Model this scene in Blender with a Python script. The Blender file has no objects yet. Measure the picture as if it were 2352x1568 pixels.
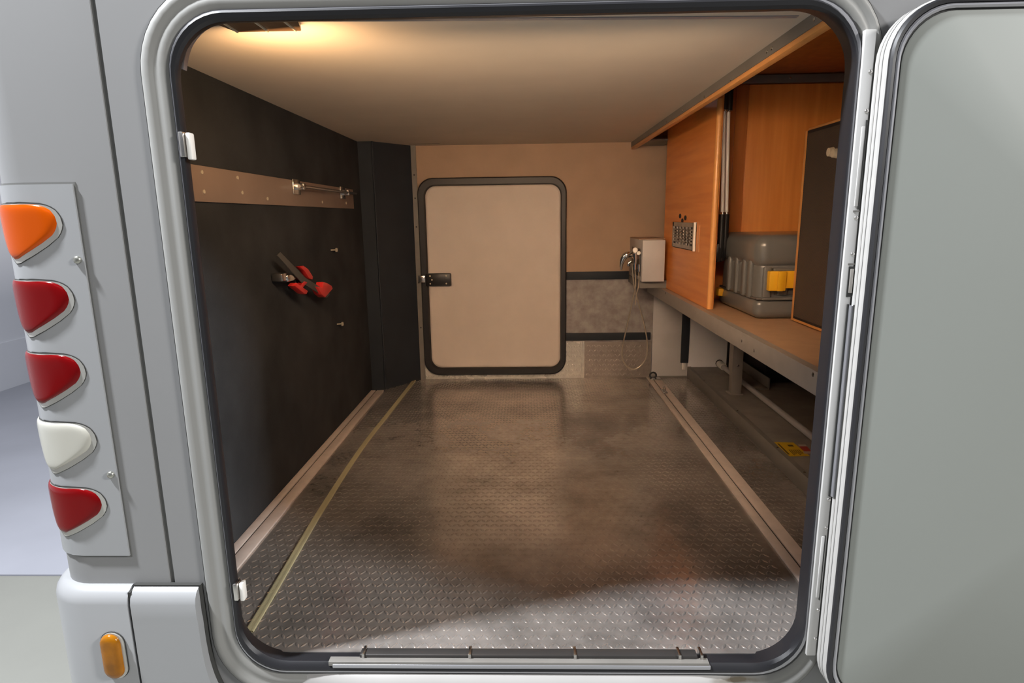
import bpy, bmesh, math, random
from mathutils import Vector, Matrix
random.seed(7)
S = bpy.context.scene
COL = S.collection
PI = math.pi

# ------------------------------------------------------------------ camera
F, PT, YW, RL = 1400.1, .2014, -.0254, -.0137
CAM = Vector((0, -1.0949, .8954))
fwd = Vector((math.sin(YW)*math.cos(PT), math.cos(YW)*math.cos(PT), -math.sin(PT)))
r0 = Vector((math.cos(YW), -math.sin(YW), 0)); u0 = r0.cross(fwd)
RV = math.cos(RL)*r0 + math.sin(RL)*u0
UV = -math.sin(RL)*r0 + math.cos(RL)*u0
cam = bpy.data.cameras.new('camera'); co = bpy.data.objects.new('camera', cam); COL.objects.link(co)
cam.sensor_width = 36; cam.lens = F/2352*36; cam.clip_start = .02; cam.clip_end = 60
m = Matrix((RV, UV, -fwd)).transposed().to_4x4(); m.translation = CAM
co.matrix_world = m; S.camera = co

def at(px, py, ax, v):
    """point of the plane ax = v seen at a pixel of the 2352 x 1568 frame"""
    d = fwd + RV*(px-1176)/F + UV*(784-py)/F
    i = 'xyz'.index(ax)
    return CAM + d*((v-CAM[i])/d[i])

# ------------------------------------------------------------------ light
S.view_settings.view_transform = 'Standard'; S.view_settings.look = 'None'
S.view_settings.gamma = 1; S.view_settings.use_curve_mapping = False
S.view_settings.exposure = 0
W = bpy.data.worlds.new('world'); S.world = W; W.use_nodes = True
bg = W.node_tree.nodes['Background']; bg.inputs[0].default_value = (.93, .96, 1, 1); bg.inputs[1].default_value = .19

def area(name, loc, target, sx, sy, power, col, spread=PI):
    l = bpy.data.lights.new(name, 'AREA'); l.shape = 'RECTANGLE'; l.size = sx; l.size_y = sy
    l.energy = power; l.color = col; l.spread = spread
    o = bpy.data.objects.new(name, l); COL.objects.link(o); o.location = loc
    o.rotation_euler = (Vector(target)-Vector(loc)).to_track_quat('-Z', 'Y').to_euler()
    return o
# hall lamps: a strip high above and behind on the left, another far off to the right
area('hall_lamp', (-2.3, -.52, 3.6), (0, .1, .2), .20, .20, 390, (.93, .96, 1))
area('hall_lamp', (6.2, -2.75, 3.9), (-.2, .2, .4), 1.0, 1.0, 560, (1, .98, .95))
area('hall_lamp', (-1.0, -3.4, 3.4), (0, 0, .5), 2.5, 1.2, 6, (.97, .98, 1))
# warm lamp under the ceiling at left, then an unseen fill added for brightness
area('garage_lamp_and_fill', (-.50, .17, 1.168), (-.30, 1.2, 1.19), .18, .06, 2.2, (1, .60, .29))
area('garage_lamp_and_fill', (.0, .075, 1.17), (.05, 1.7, .35), .9, .08, 8, (1, .69, .44), math.radians(110))  # added fill behind the door head, no fixture there

# ------------------------------------------------------------------ materials
def mat(name, col, rough=.5, metal=0, noise=0, nscale=20, bump=0, bscale=200, spec=.5, stretch=(1, 1, 1),
        col2=None, trans=0, coat=0, emit=None, es=0, detail=4):
    M = bpy.data.materials.new(name); M.use_nodes = True
    N = M.node_tree.nodes; L = M.node_tree.links; b = N['Principled BSDF']
    b.inputs['Base Color'].default_value = (*col, 1); b.inputs['Roughness'].default_value = rough
    b.inputs['Metallic'].default_value = metal; b.inputs['Specular IOR Level'].default_value = spec
    if trans: b.inputs['Transmission Weight'].default_value = trans
    if coat: b.inputs['Coat Weight'].default_value = coat; b.inputs['Coat Roughness'].default_value = .05
    if emit: b.inputs['Emission Color'].default_value = (*emit, 1); b.inputs['Emission Strength'].default_value = es
    tc = N.new('ShaderNodeTexCoord'); mp = N.new('ShaderNodeMapping'); mp.inputs['Scale'].default_value = stretch
    L.new(tc.outputs['Object'], mp.inputs[0])
    if noise or col2:
        n = N.new('ShaderNodeTexNoise'); n.inputs['Scale'].default_value = nscale; n.inputs['Detail'].default_value = detail
        L.new(mp.outputs[0], n.inputs[0])
        r = N.new('ShaderNodeValToRGB'); r.color_ramp.elements[0].position = .32; r.color_ramp.elements[1].position = .68
        c2 = col2 or tuple(c*(1-noise) for c in col)
        r.color_ramp.elements[0].color = (*c2, 1); r.color_ramp.elements[1].color = (*col, 1)
        L.new(n.outputs[0], r.inputs[0]); L.new(r.outputs[0], b.inputs['Base Color'])
    if bump:
        n2 = N.new('ShaderNodeTexNoise'); n2.inputs['Scale'].default_value = bscale; n2.inputs['Detail'].default_value = 3
        L.new(mp.outputs[0], n2.inputs[0])
        bp = N.new('ShaderNodeBump'); bp.inputs['Strength'].default_value = bump; bp.inputs['Distance'].default_value = .002
        L.new(n2.outputs[0], bp.inputs['Height']); L.new(bp.outputs[0], b.inputs['Normal'])
    return M

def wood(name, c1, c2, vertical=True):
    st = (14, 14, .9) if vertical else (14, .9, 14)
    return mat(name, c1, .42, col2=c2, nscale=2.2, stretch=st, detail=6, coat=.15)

M = dict(
    body=mat('body_paint', (.252, .252, .255), .45, noise=.04, nscale=3, spec=.35),
    body2=mat('moulding_paint', (.285, .282, .27), .5, noise=.05, nscale=4, spec=.3),
    lidface=mat('hatch_skin', (.275, .29, .27), .5, noise=.03, nscale=2),
    white=mat('white_frame', (.60, .59, .575), .35, noise=.05, nscale=15),
    bumper=mat('bumper_plastic', (.31, .315, .325), .35, noise=.03, nscale=6, coat=.2),
    rubber=mat('black_rubber', (.014, .014, .017), .45),
    seamm=mat('seam_grey', (.13, .13, .125), .7),
    lidedge=mat('hatch_edge', (.50, .49, .475), .4, noise=.05, nscale=20),
    gap=mat('dark_gap', (.03, .03, .028), .8),
    alu=mat('aluminium_edge', (.42, .42, .45), .35, metal=.6),
    greym=mat('grey_trim', (.20, .19, .175), .45, noise=.15, nscale=12),
    felt=mat('dark_felt', (.050, .053, .058), .97, noise=.35, nscale=5, bump=.6, bscale=420, spec=.1),
    column=mat('dark_laminate', (.026, .033, .044), .6, noise=.2, nscale=7, bump=.15, bscale=300, spec=.3),
    ceil=mat('beige_ceiling', (.62, .55, .46), .7, noise=.05, nscale=6, bump=.06, bscale=350),
    backw=mat('beige_wall', (.44, .30, .20), .6, noise=.08, nscale=9, bump=.05, bscale=300),
    doorp=mat('hatch_inner_skin', (.64, .56, .50), .5, noise=.05, nscale=8, bump=.05, bscale=400),
    laminate=mat('mottled_grey_panel', (.36, .34, .33), .5, col2=(.24, .21, .21), nscale=26),
    stripw=mat('brown_laminate_strip', (.30, .225, .185), .5, noise=.12, nscale=7),
    panelg=mat('pale_grey_panel', (.56, .55, .56), .45, noise=.1, nscale=10),
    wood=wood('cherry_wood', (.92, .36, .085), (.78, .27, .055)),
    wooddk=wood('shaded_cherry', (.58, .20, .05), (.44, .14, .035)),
    woodh=wood('cherry_wood_level_grain', (.92, .35, .085), (.76, .25, .055), False),
    edge=mat('light_wood_edge', (.78, .36, .11), .35, noise=.1, nscale=30),
    shelf=mat('beech_shelf', (.46, .28, .16), .5, noise=.12, nscale=20, bump=.05),
    alub=mat('anodised_aluminium', (.46, .43, .40), .42, metal=.55, noise=.08, nscale=20),
    steel=mat('steel', (.62, .60, .58), .25, metal=1),
    chrome=mat('chrome', (.8, .79, .77), .12, metal=1),
    rail=mat('rail_aluminium', (.72, .62, .57), .45, metal=.1, noise=.12, nscale=25),
    dark=mat('dark_void', (.018, .017, .02), .8),
    tray=mat('tray_floor', (.32, .30, .28), .6, noise=.3, nscale=9),
    mesh=mat('dark_mesh', (.06, .056, .054), .35, metal=.4, noise=.2, nscale=6),
    case=mat('grey_case_plastic', (.15, .15, .145), .28, noise=.05, nscale=10, coat=.2),
    casedk=mat('dark_case_plastic', (.10, .09, .082), .3, coat=.2),
    yellow=mat('yellow_plastic', (.80, .43, .02), .4),
    ylab=mat('yellow_label', (.70, .45, .02), .5),
    red=mat('red_plastic', (.62, .025, .025), .4),
    redlab=mat('red_label', (.42, .03, .025), .5),
    whlab=mat('pale_label_print', (.50, .40, .36), .5),
    web=mat('grey_webbing', (.075, .072, .07), .8, bump=.5, bscale=900),
    cream=mat('cream_plastic', (.62, .55, .42), .5),
    whitep=mat('white_enamel', (.88, .86, .82), .3),
    hose=mat('metal_hose', (.62, .55, .45), .3, metal=.8),
    black=mat('black_plastic', (.012, .012, .014), .4),
    amber=mat('amber_lens', (.50, .07, .0), .15, spec=.22),
    amberm=mat('marker_amber_lens', (.36, .13, .004), .15, spec=.3, noise=.4, nscale=30),
    redl=mat('red_lens', (.16, .001, .002), .12, spec=.22),
    clearl=mat('clear_lens', (.47, .46, .41), .15, spec=.35),
    bezel=mat('silver_bezel', (.50, .49, .46), .25, metal=.5),
    screw=mat('screw_metal', (.42, .42, .38), .3, metal=.9),
    tape=mat('clear_yellow_tape', (.58, .53, .33), .22, trans=.25, bump=.5, bscale=120),
    hallw=mat('hall_wall', (.86, .87, .93), .8, noise=.04, nscale=.8),
    hallf=mat('hall_floor_blue', (.44, .45, .51), .6, noise=.10, nscale=1.5),
    hallf2=mat('hall_floor_olive', (.30, .30, .272), .6, noise=.08, nscale=2),
    print=mat('black_print', (.10, .06, .01), .6),
    lampbody=mat('lamp_housing', (.17, .10, .055), .4),
    glow=mat('warm_diffuser', (1, .8, .5), .5, emit=(1, .68, .36), es=3),
)

# diamond plate: metal with dirt
def plate(name, base, rough, dirt=.5, metal=.64):
    m_ = bpy.data.materials.new(name); m_.use_nodes = True
    N = m_.node_tree.nodes; L = m_.node_tree.links; b = N['Principled BSDF']
    tc = N.new('ShaderNodeTexCoord')
    n = N.new('ShaderNodeTexNoise'); n.inputs['Scale'].default_value = 2.6; n.inputs['Detail'].default_value = 6; n.inputs['Roughness'].default_value = .62
    L.new(tc.outputs['Object'], n.inputs[0])
    n3 = N.new('ShaderNodeTexNoise'); n3.inputs['Scale'].default_value = 45; n3.inputs['Detail'].default_value = 4
    L.new(tc.outputs['Object'], n3.inputs[0])
    r = N.new('ShaderNodeValToRGB'); r.color_ramp.elements[0].position = .36; r.color_ramp.elements[1].position = .60
    r.color_ramp.elements[0].color = (*[c*(1-dirt) for c in base], 1); r.color_ramp.elements[1].color = (*base, 1)
    L.new(n.outputs[0], r.inputs[0])
    mx = N.new('ShaderNodeMix'); mx.data_type = 'RGBA'; mx.blend_type = 'MULTIPLY'; mx.inputs[0].default_value = .35
    L.new(r.outputs[0], mx.inputs[6]); L.new(n3.outputs[0], mx.inputs[7]); L.new(mx.outputs[2], b.inputs['Base Color'])
    mr = N.new('ShaderNodeMapRange'); mr.inputs[3].default_value = rough+.14; mr.inputs[4].default_value = rough
    L.new(n.outputs[0], mr.inputs[0]); L.new(mr.outputs[0], b.inputs['Roughness'])
    b.inputs['Metallic'].default_value = metal
    bp = N.new('ShaderNodeBump'); bp.inputs['Strength'].default_value = .12; bp.inputs['Distance'].default_value = .001
    L.new(n3.outputs[0], bp.inputs['Height']); L.new(bp.outputs[0], b.inputs['Normal'])
    return m_
M['plate'] = plate('diamond_plate', (.66, .61, .57), .11)
M['plate2'] = plate('bright_diamond_plate', (.86, .84, .78), .2, .12, .45)
M['plate3'] = plate('dull_diamond_plate', (.52, .46, .42), .34, .2)

# body frame with the dirt streak at its bottom edge
def stained():
    m_ = M['body2'].copy(); m_.name = 'stained_moulding'
    N = m_.node_tree.nodes; L = m_.node_tree.links; b = N['Principled BSDF']
    src = b.inputs['Base Color'].links[0].from_socket
    tc = N.new('ShaderNodeTexCoord'); mp = N.new('ShaderNodeMapping')
    mp.inputs['Location'].default_value = (-.425, 0, .033); mp.vector_type = 'POINT'
    L.new(tc.outputs['Object'], mp.inputs[0])
    mp2 = N.new('ShaderNodeMapping'); mp2.inputs['Scale'].default_value = (12.5, 0, 85); L.new(mp.outputs[0], mp2.inputs[0])
    g = N.new('ShaderNodeTexGradient'); g.gradient_type = 'SPHERICAL'; L.new(mp2.outputs[0], g.inputs[0])
    n = N.new('ShaderNodeTexNoise'); n.inputs['Scale'].default_value = 30; n.inputs['Detail'].default_value = 6; L.new(tc.outputs['Object'], n.inputs[0])
    mu = N.new('ShaderNodeMath'); mu.operation = 'MULTIPLY'; L.new(g.outputs[1], mu.inputs[0]); L.new(n.outputs[0], mu.inputs[1])
    mr = N.new('ShaderNodeMapRange'); mr.inputs[1].default_value = .1; mr.inputs[2].default_value = .36; mr.inputs[4].default_value = .85
    L.new(mu.outputs[0], mr.inputs[0])
    mx = N.new('ShaderNodeMix'); mx.data_type = 'RGBA'; L.new(mr.outputs[0], mx.inputs[0]); L.new(src, mx.inputs[6])
    mx.inputs[7].default_value = (.11, .085, .05, 1); L.new(mx.outputs[2], b.inputs['Base Color'])
    return m_
M['stained'] = stained()
_b = M['body2']; M['body2'] = mat('top_lit_ledge_paint', (.37, .36, .35), .4, noise=.06, nscale=8); M['ledge'] = stained(); M['ledge'].name = 'stained_ledge'; M['body2'] = _b  # lighter than the moulding: top light put into the ledge colour

# ------------------------------------------------------------------ builders
ORG = {}
def thing(name, label, cat, loc=(0, 0, 0), group=None):
    o = bpy.data.objects.new(name, None); COL.objects.link(o); o.location = loc; o.empty_display_size = .05
    o['label'] = label; o['category'] = cat
    if group: o['group'] = group
    ORG[o] = Vector(loc)
    return o
def struct(name, label=None):
    o = bpy.data.objects.new(name, None); COL.objects.link(o); o['kind'] = 'structure'; ORG[o] = Vector((0, 0, 0))
    if label: o['label'] = label
    return o
def tag(o, label, cat, group=None):
    o['label'] = label; o['category'] = cat
    if group: o['group'] = group
    return o
def st(o, label=None):
    o['kind'] = 'structure'
    if label: o['label'] = label
    return o
def mk(name, verts, faces, mt, parent=None, smooth=False, label=None, angle=None):
    """mesh from WORLD coordinates; a top-level mesh gets its origin at its base centre"""
    vs = [Vector(v) for v in verts]
    if parent is not None: org = ORG[parent]
    else:
        xs = [v.x for v in vs]; ys = [v.y for v in vs]; zs = [v.z for v in vs]
        org = Vector((0, 0, 0)) if name.startswith(('wall', 'floor', 'ceiling', 'trim', 'ground')) else Vector(((min(xs)+max(xs))/2, (min(ys)+max(ys))/2, min(zs)))
    me = bpy.data.meshes.new(name); me.from_pydata([v-org for v in vs], [], faces)
    bm = bmesh.new(); bm.from_mesh(me); bmesh.ops.recalc_face_normals(bm, faces=bm.faces)
    if smooth:
        for f in bm.faces: f.smooth = True
        if angle:
            for e in bm.edges:
                if len(e.link_faces) == 2 and e.calc_face_angle(0) > angle: e.smooth = False
    bm.to_mesh(me); bm.free()
    me.materials.append(mt if not isinstance(mt, str) else M[mt])
    o = bpy.data.objects.new(name, me); COL.objects.link(o); ORG[o] = org
    if parent is not None: o.parent = parent
    else: o.location = org
    if label: o['label'] = label
    return o
def frombm(name, bm, mt, parent=None, smooth=True, label=None, angle=.7):
    bm.verts.index_update()
    vs = [v.co.copy() for v in bm.verts]; fs = [[v.index for v in f.verts] for f in bm.faces]; bm.free()
    return mk(name, vs, fs, mt, parent, smooth, label, angle)
def bbox(bm, x0, x1, y0, y1, z0, z1, bev=0, seg=2):
    g = bmesh.ops.create_cube(bm, size=1)
    for v in g['verts']:
        v.co = Vector(((x0+x1)/2+v.co.x*(x1-x0), (y0+y1)/2+v.co.y*(y1-y0), (z0+z1)/2+v.co.z*(z1-z0)))
    if bev:
        es = list({e for v in g['verts'] for e in v.link_edges})
        bmesh.ops.bevel(bm, geom=es, offset=bev, segments=seg, profile=.5, affect='EDGES')
def box(name, x0, x1, y0, y1, z0, z1, mt, parent=None, bev=0, seg=2, label=None):
    bm = bmesh.new(); bbox(bm, x0, x1, y0, y1, z0, z1, bev, seg)
    return frombm(name, bm, mt, parent, bool(bev), label)
def tube_geo(pts, r, n=10, caps=True):
    pts = [Vector(p) for p in pts]; vs = []; fs = []
    rr = r if isinstance(r, (list, tuple)) else [r]*len(pts)
    pu = None
    for i, p in enumerate(pts):
        t = (pts[min(i+1, len(pts)-1)]-pts[max(i-1, 0)]).normalized()
        if pu is None:
            pu = t.cross(Vector((0, 0, 1)) if abs(t.z) < .9 else Vector((1, 0, 0))).normalized()
        pu = (pu-t*pu.dot(t)).normalized(); w = t.cross(pu)
        for k in range(n):
            a = 2*PI*k/n; vs.append(p+(pu*math.cos(a)+w*math.sin(a))*rr[i])
    for i in range(len(pts)-1):
        for k in range(n):
            fs.append((i*n+k, i*n+(k+1) % n, (i+1)*n+(k+1) % n, (i+1)*n+k))
    if caps: fs.append(tuple(range(n))); fs.append(tuple(range((len(pts)-1)*n, len(pts)*n)))
    return vs, fs
def tube(name, pts, r, mt, parent=None, n=10, label=None):
    vs, fs = tube_geo(pts, r, n); return mk(name, vs, fs, mt, parent, True, label, .9)
def smoothpath(pts, k=6):
    pts = [Vector(p) for p in pts]; out = []
    for i in range(len(pts)-1):
        p0 = pts[max(i-1, 0)]; p1 = pts[i]; p2 = pts[i+1]; p3 = pts[min(i+2, len(pts)-1)]
        for j in range(k):
            t = j/k
            out.append(.5*((2*p1)+(p2-p0)*t+(2*p0-5*p1+4*p2-p3)*t*t+(3*p1-p0-3*p2+p3)*t**3))
    out.append(pts[-1]); return out
def prism(name, pts, axis, d, mt, parent=None, label=None, bev=0):
    """polygon of world points extruded by d along an axis"""
    n = len(pts); off = Vector((d if axis == 'x' else 0, d if axis == 'y' else 0, d if axis == 'z' else 0))
    vs = [Vector(p) for p in pts]; vs += [v+off for v in vs]
    fs = [tuple(range(n)), tuple(range(2*n-1, n-1, -1))]+[(i, (i+1) % n, (i+1) % n+n, i+n) for i in range(n)]
    if bev:
        bm = bmesh.new(); bv = [bm.verts.new(v) for v in vs]; [bm.faces.new([bv[i] for i in f]) for f in fs]
        bmesh.ops.recalc_face_normals(bm, faces=bm.faces)
        bmesh.ops.bevel(bm, geom=list(bm.edges), offset=bev, segments=2, profile=.5, affect='EDGES', clamp_overlap=True)
        return frombm(name, bm, mt, parent, True, label)
    return mk(name, vs, fs, mt, parent, False, label)
def rr(x0, x1, z0, z1, r, n=10):
    out = []
    for cx, cz, a0 in ((x1-r, z1-r, 0), (x0+r, z1-r, PI/2), (x0+r, z0+r, PI), (x1-r, z0+r, 1.5*PI)):
        for k in range(n+1):
            a = a0+PI/2*k/n; out.append((cx+r*math.cos(a), cz+r*math.sin(a)))
    return out
def rings(name, prof, mt, parent=None, closed=False, cap=False, smooth=True, n=10, label=None, angle=.6):
    """prof: list of (x0,x1,z0,z1,r,y) loops joined one to the next"""
    vs = []; fs = []; L = 4*(n+1)
    for x0, x1, z0, z1, r, y in prof:
        vs += [(x, y, z) for x, z in rr(x0, x1, z0, z1, r, n)]
    K = len(prof)
    for i in range(K if closed else K-1):
        for k in range(L):
            a = i*L; b = ((i+1) % K)*L
            fs.append((a+k, a+(k+1) % L, b+(k+1) % L, b+k))
    if cap: fs.append(tuple(range((K-1)*L, K*L)))
    return mk(name, vs, fs, mt, parent, smooth, label, angle)
def screw(p, axis, r, parent, mt='screw', h=.002, name='screw'):
    p = Vector(p); a = {'x': Vector((1, 0, 0)), '-x': Vector((-1, 0, 0)), '-y': Vector((0, -1, 0)), 'z': Vector((0, 0, 1)), '-z': Vector((0, 0, -1))}[axis]
    return tube(name, [p-a*.001, p+a*h*.5, p+a*h*.85, p+a*h], [r, r, r*.75, r*.3], mt, parent, 10)
def copyobj(o, parent, loc):
    c = o.copy(); COL.objects.link(c); c.parent = parent; c.location = loc; return c

# ------------------------------------------------------------------ THE HALL AROUND THE VEHICLE
hall = struct('ground')
hf = mk('slab', [(-9, 1.488, -.75), (6, 1.488, -.75), (6, 9, -.75), (-9, 9, -.75), (-9, 1.488, -.8), (6, 1.488, -.8), (6, 9, -.8), (-9, 9, -.8)],
        [(0, 1, 2, 3), (4, 5, 6, 7), (0, 1, 5, 4), (1, 2, 6, 5), (2, 3, 7, 6), (3, 0, 4, 7)], 'hallf', hall)
box('slab', -9, 6, -6, 1.476, -.8, -.75, 'hallf2', hall)
box('joint', -9, 6, 1.47, 1.49, -.8, -.757, 'gap', hall)
wh = struct('wall_left_of_hall')
box('panel', -5.5, -5.3, -6, 9, -.8, 4.2, 'hallw', wh)
box('skirting', -5.3, -5.285, -6, 9, -.75, -.28, 'hallw', wh)

# ------------------------------------------------------------------ OUTER BODY OF THE VEHICLE
OX0, OX1, OZ0, OZ1, OR = -.600, .555, -.020, 1.237, .098     # opening in the outer skin
rear = struct('wall_front')
rings('skin', [(-.716, 1.9, -.45, 1.75, .0005, 0), (OX0, OX1, OZ0, OZ1, OR, 0), (OX0-.02, OX1+.012, OZ0-.001, OZ1+.012, OR, .03),
               (-.716, 1.9, -.45, 1.75, .0005, .03)], 'body', rear, closed=True, smooth=False)
# rounded corner skin, swept along z
def cornerpath(off=0, x0=-.726, y1=.6, n=10):
    cx, cy, r = -.893, .08, .08+off
    p = [(x0, -off), (cx, -off)]
    for k in range(1, n+1):
        a = PI/2*k/n; p.append((cx-r*math.sin(a), cy-r*math.cos(a)))
    p.append((cx-r, y1)); return p
def sweepz(name, path, z0, z1, th, mt, parent=None, label=None):
    """solid sheet following a plan path; th = thickness inwards"""
    n = len(path); inner = []
    for i, (x, y) in enumerate(path):
        a = path[max(i-1, 0)]; b = path[min(i+1, n-1)]
        t = Vector((b[0]-a[0], b[1]-a[1])).normalized(); inner.append((x-t.y*(-1)*0+t.y*th*-1*(-1)*0, y))
        nx, ny = t.y, -t.x   # outward normal for a path running to -x then +y is (t.y,-t.x) rotated
        inner[-1] = (x+nx*th*1.0, y+ny*th*1.0)
    vs = [(x, y, z0) for x, y in path]+[(x, y, z1) for x, y in path]+[(x, y, z0) for x, y in inner]+[(x, y, z1) for x, y in inner]
    fs = []
    for i in range(n-1):
        fs += [(i, i+1, n+i+1, n+i), (2*n+i, 2*n+i+1, 3*n+i+1, 3*n+i), (i, i+1, 2*n+i+1, 2*n+i), (n+i, n+i+1, 3*n+i+1, 3*n+i)]
    fs += [(0, n, 3*n, 2*n), (n-1, 2*n-1, 4*n-1, 3*n-1)]
    return mk(name, vs, fs, mt, parent, True, label, .6)
sweepz('corner_skin', cornerpath(y1=2.35), -.45, 1.75, .012, 'body', rear)
box('seam', -.7265, -.7155, .0030, .02, -.45, 1.75, 'seamm', rear)

# moulded surround of the opening
fr = struct('trim_1')
def inset(t, y):   # t = 0 outer .. 1 inner
    ox = (-.652, .590, -.085, 1.285, .145); ix = (OX0, OX1, OZ0, OZ1, OR)
    return tuple(a+(b-a)*t for a, b in zip(ox, ix))+(y,)
rings('moulding', [inset(-.02, .001), inset(0, -.003), inset(.09, -.0075), inset(.2, -.0095), inset(.32, -.0088), inset(.44, -.0065), inset(.54, -.0060),
                   inset(.62, -.0074), inset(.72, -.0078), inset(.82, -.0066), inset(.92, -.0052), inset(1, -.003), inset(1, .0)], 'stained', fr)
rings('shadow_gap', [(-.6545, .592, -.088, 1.288, .148, -.0008), (-.650, .588, -.083, 1.283, .143, -.0012)], 'gap', fr)

# ledge under the opening, tilted and lightened to look lit from above
lp_ = [(-.0205, -.0035), (-.0225, -.0130), (-.046, -.0270), (-.062, -.0290), (-.075, -.0120), (-.080, .0)]
vs = []; fs = []; NX = 24
for i in range(NX+1):
    u = i/NX; x = -.515+.985*u; e = min(u, 1-u)*NX/5; k = math.sin(min(1, e)*PI/2)
    for z, y in lp_: vs.append((x, y*k+.002*(1-k), z))
for i in range(NX):
    for k in range(5): q = i*6+k; fs.append((q, q+1, q+7, q+6))
mk('sill_ledge', vs, fs, 'ledge', fr, True, 'bright ledge under the opening with a brown dirt streak')
# black rubber seal of the opening
seal = thing('opening_seal', 'black rubber seal lining the big rounded opening of the storage bay', 'seal', (0, 0, -.02))
rings('rubber_bulb', [(OX0, OX1-.008, OZ0+.004, OZ1, OR, .0), (OX0+.001, OX1-.008, OZ0+.005, OZ1-.001, OR, -.009), (OX0+.004, OX1-.0085, OZ0+.009, OZ1-.005, OR-.002, -.012),
                      (OX0+.0085, OX1-.0095, OZ0+.018, OZ1-.012, OR-.004, -.010), (OX0+.0105, OX1-.0095, OZ0+.024, OZ1-.016, OR-.005, -.004), (OX0+.008, OX1-.0085, OZ0+.022, OZ1-.014, OR-.004, .010), (OX0-.006, OX1-.0070, OZ0+.017, OZ1-.008, OR, .034)], 'rubber', seal)
rings('aluminium_rim', [(OX0-.001, OX1-.002, OZ0, OZ1+.001, OR, -.004), (OX0+.0005, OX1-.002, OZ0+.001, OZ1, OR, -.009), (OX0+.001, OX1-.0085, OZ0+.004, OZ1-.001, OR, -.009), (OX0+.001, OX1-.0085, OZ0+.004, OZ1-.001, OR, .0)], 'alu', seal, label='grey metal rim')
rings('outer_lip', [(OX0-.003, OX1+.001, OZ0-.003, OZ1+.001, OR, -.003), (OX0-.001, OX1+.001, OZ0-.002, OZ1+.001, OR, -.0085), (OX0, OX1-.002, OZ0+.001, OZ1, OR, -.0085)], 'rubber', seal)

# pale arc of the inner ceiling edge just inside the seal
lip = []
for px, py in ((415, 158), (419, 130), (427, 103), (442, 79), (462, 60), (490, 47), (530, 42), (700, 42.5), (900, 42), (1300, 39), (1700, 36), (1835, 35)):
    lip.append(at(px, py, 'y', .05))
lip = smoothpath(lip, 4)
vs = []; fs = []
for i, p in enumerate(lip):
    t = (lip[min(i+1, len(lip)-1)]-lip[max(i-1, 0)]).normalized(); nn = Vector((t.z, 0, -t.x))
    w = .0045 if p.x < -.53 else .0015
    vs += [p, p+nn*w, p+nn*w+Vector((0, .012, 0)), p+Vector((0, .012, 0)), p+nn*(w+.0015), p+nn*(w+.0015)+Vector((0, .012, 0))]
for i in range(len(lip)-1):
    a = i*6; b = a+6
    for q, s_ in ((0, 1), (1, 2), (2, 3), (3, 0)): fs.append((a+q, a+s_, b+s_, b+q))
t2 = struct('trim_2')
mk('edge_strip', vs, fs, 'alu', t2)

# striker plates on the left jamb
for k, (z0, z1, lab) in enumerate(((1.004, 1.046, 'bright metal striker plate on the left jamb beside the brown wall strip'),
                                   (.150, .186, 'bright metal striker plate on the left jamb near the floor corner'))):
    t = thing('striker_plate', lab, 'striker plate', (-.585, 0, z0), 'striker plates on the left jamb')
    x = -.5945 if k == 0 else -.591
    box('base', x, x+.0085, -.016, .004, z0, z1, 'steel', t, .0015)
    box('tongue', x+.0100, x+.0185, -.012, .004, z0-.004, z1-.001, 'whitep', t, .0025, label='paler curved tongue')

# sill plate at the bottom
sp = thing('sill_latch_rail', 'long grey metal latch rail along the bottom of the opening', 'rail', (-.02, 0, -.006))
box('rail_cap', -.405, .365, -.0135, -.006, -.006, .003, 'alu', sp, .002)
box('rail_back', -.413, .362, -.012, .004, -.002, .0085, 'greym', sp, .001)
box('recess', -.352, .342, .0, .022, .004, .0155, 'mesh', sp, .003)
for px in (838, 1080, 1320, 1558, 1608):
    p = at(px, 1500, 'y', .012)
    box('tooth', p.x-.003, p.x+.003, -.002, .024, .006, .019, 'steel', sp, .001)

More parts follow.
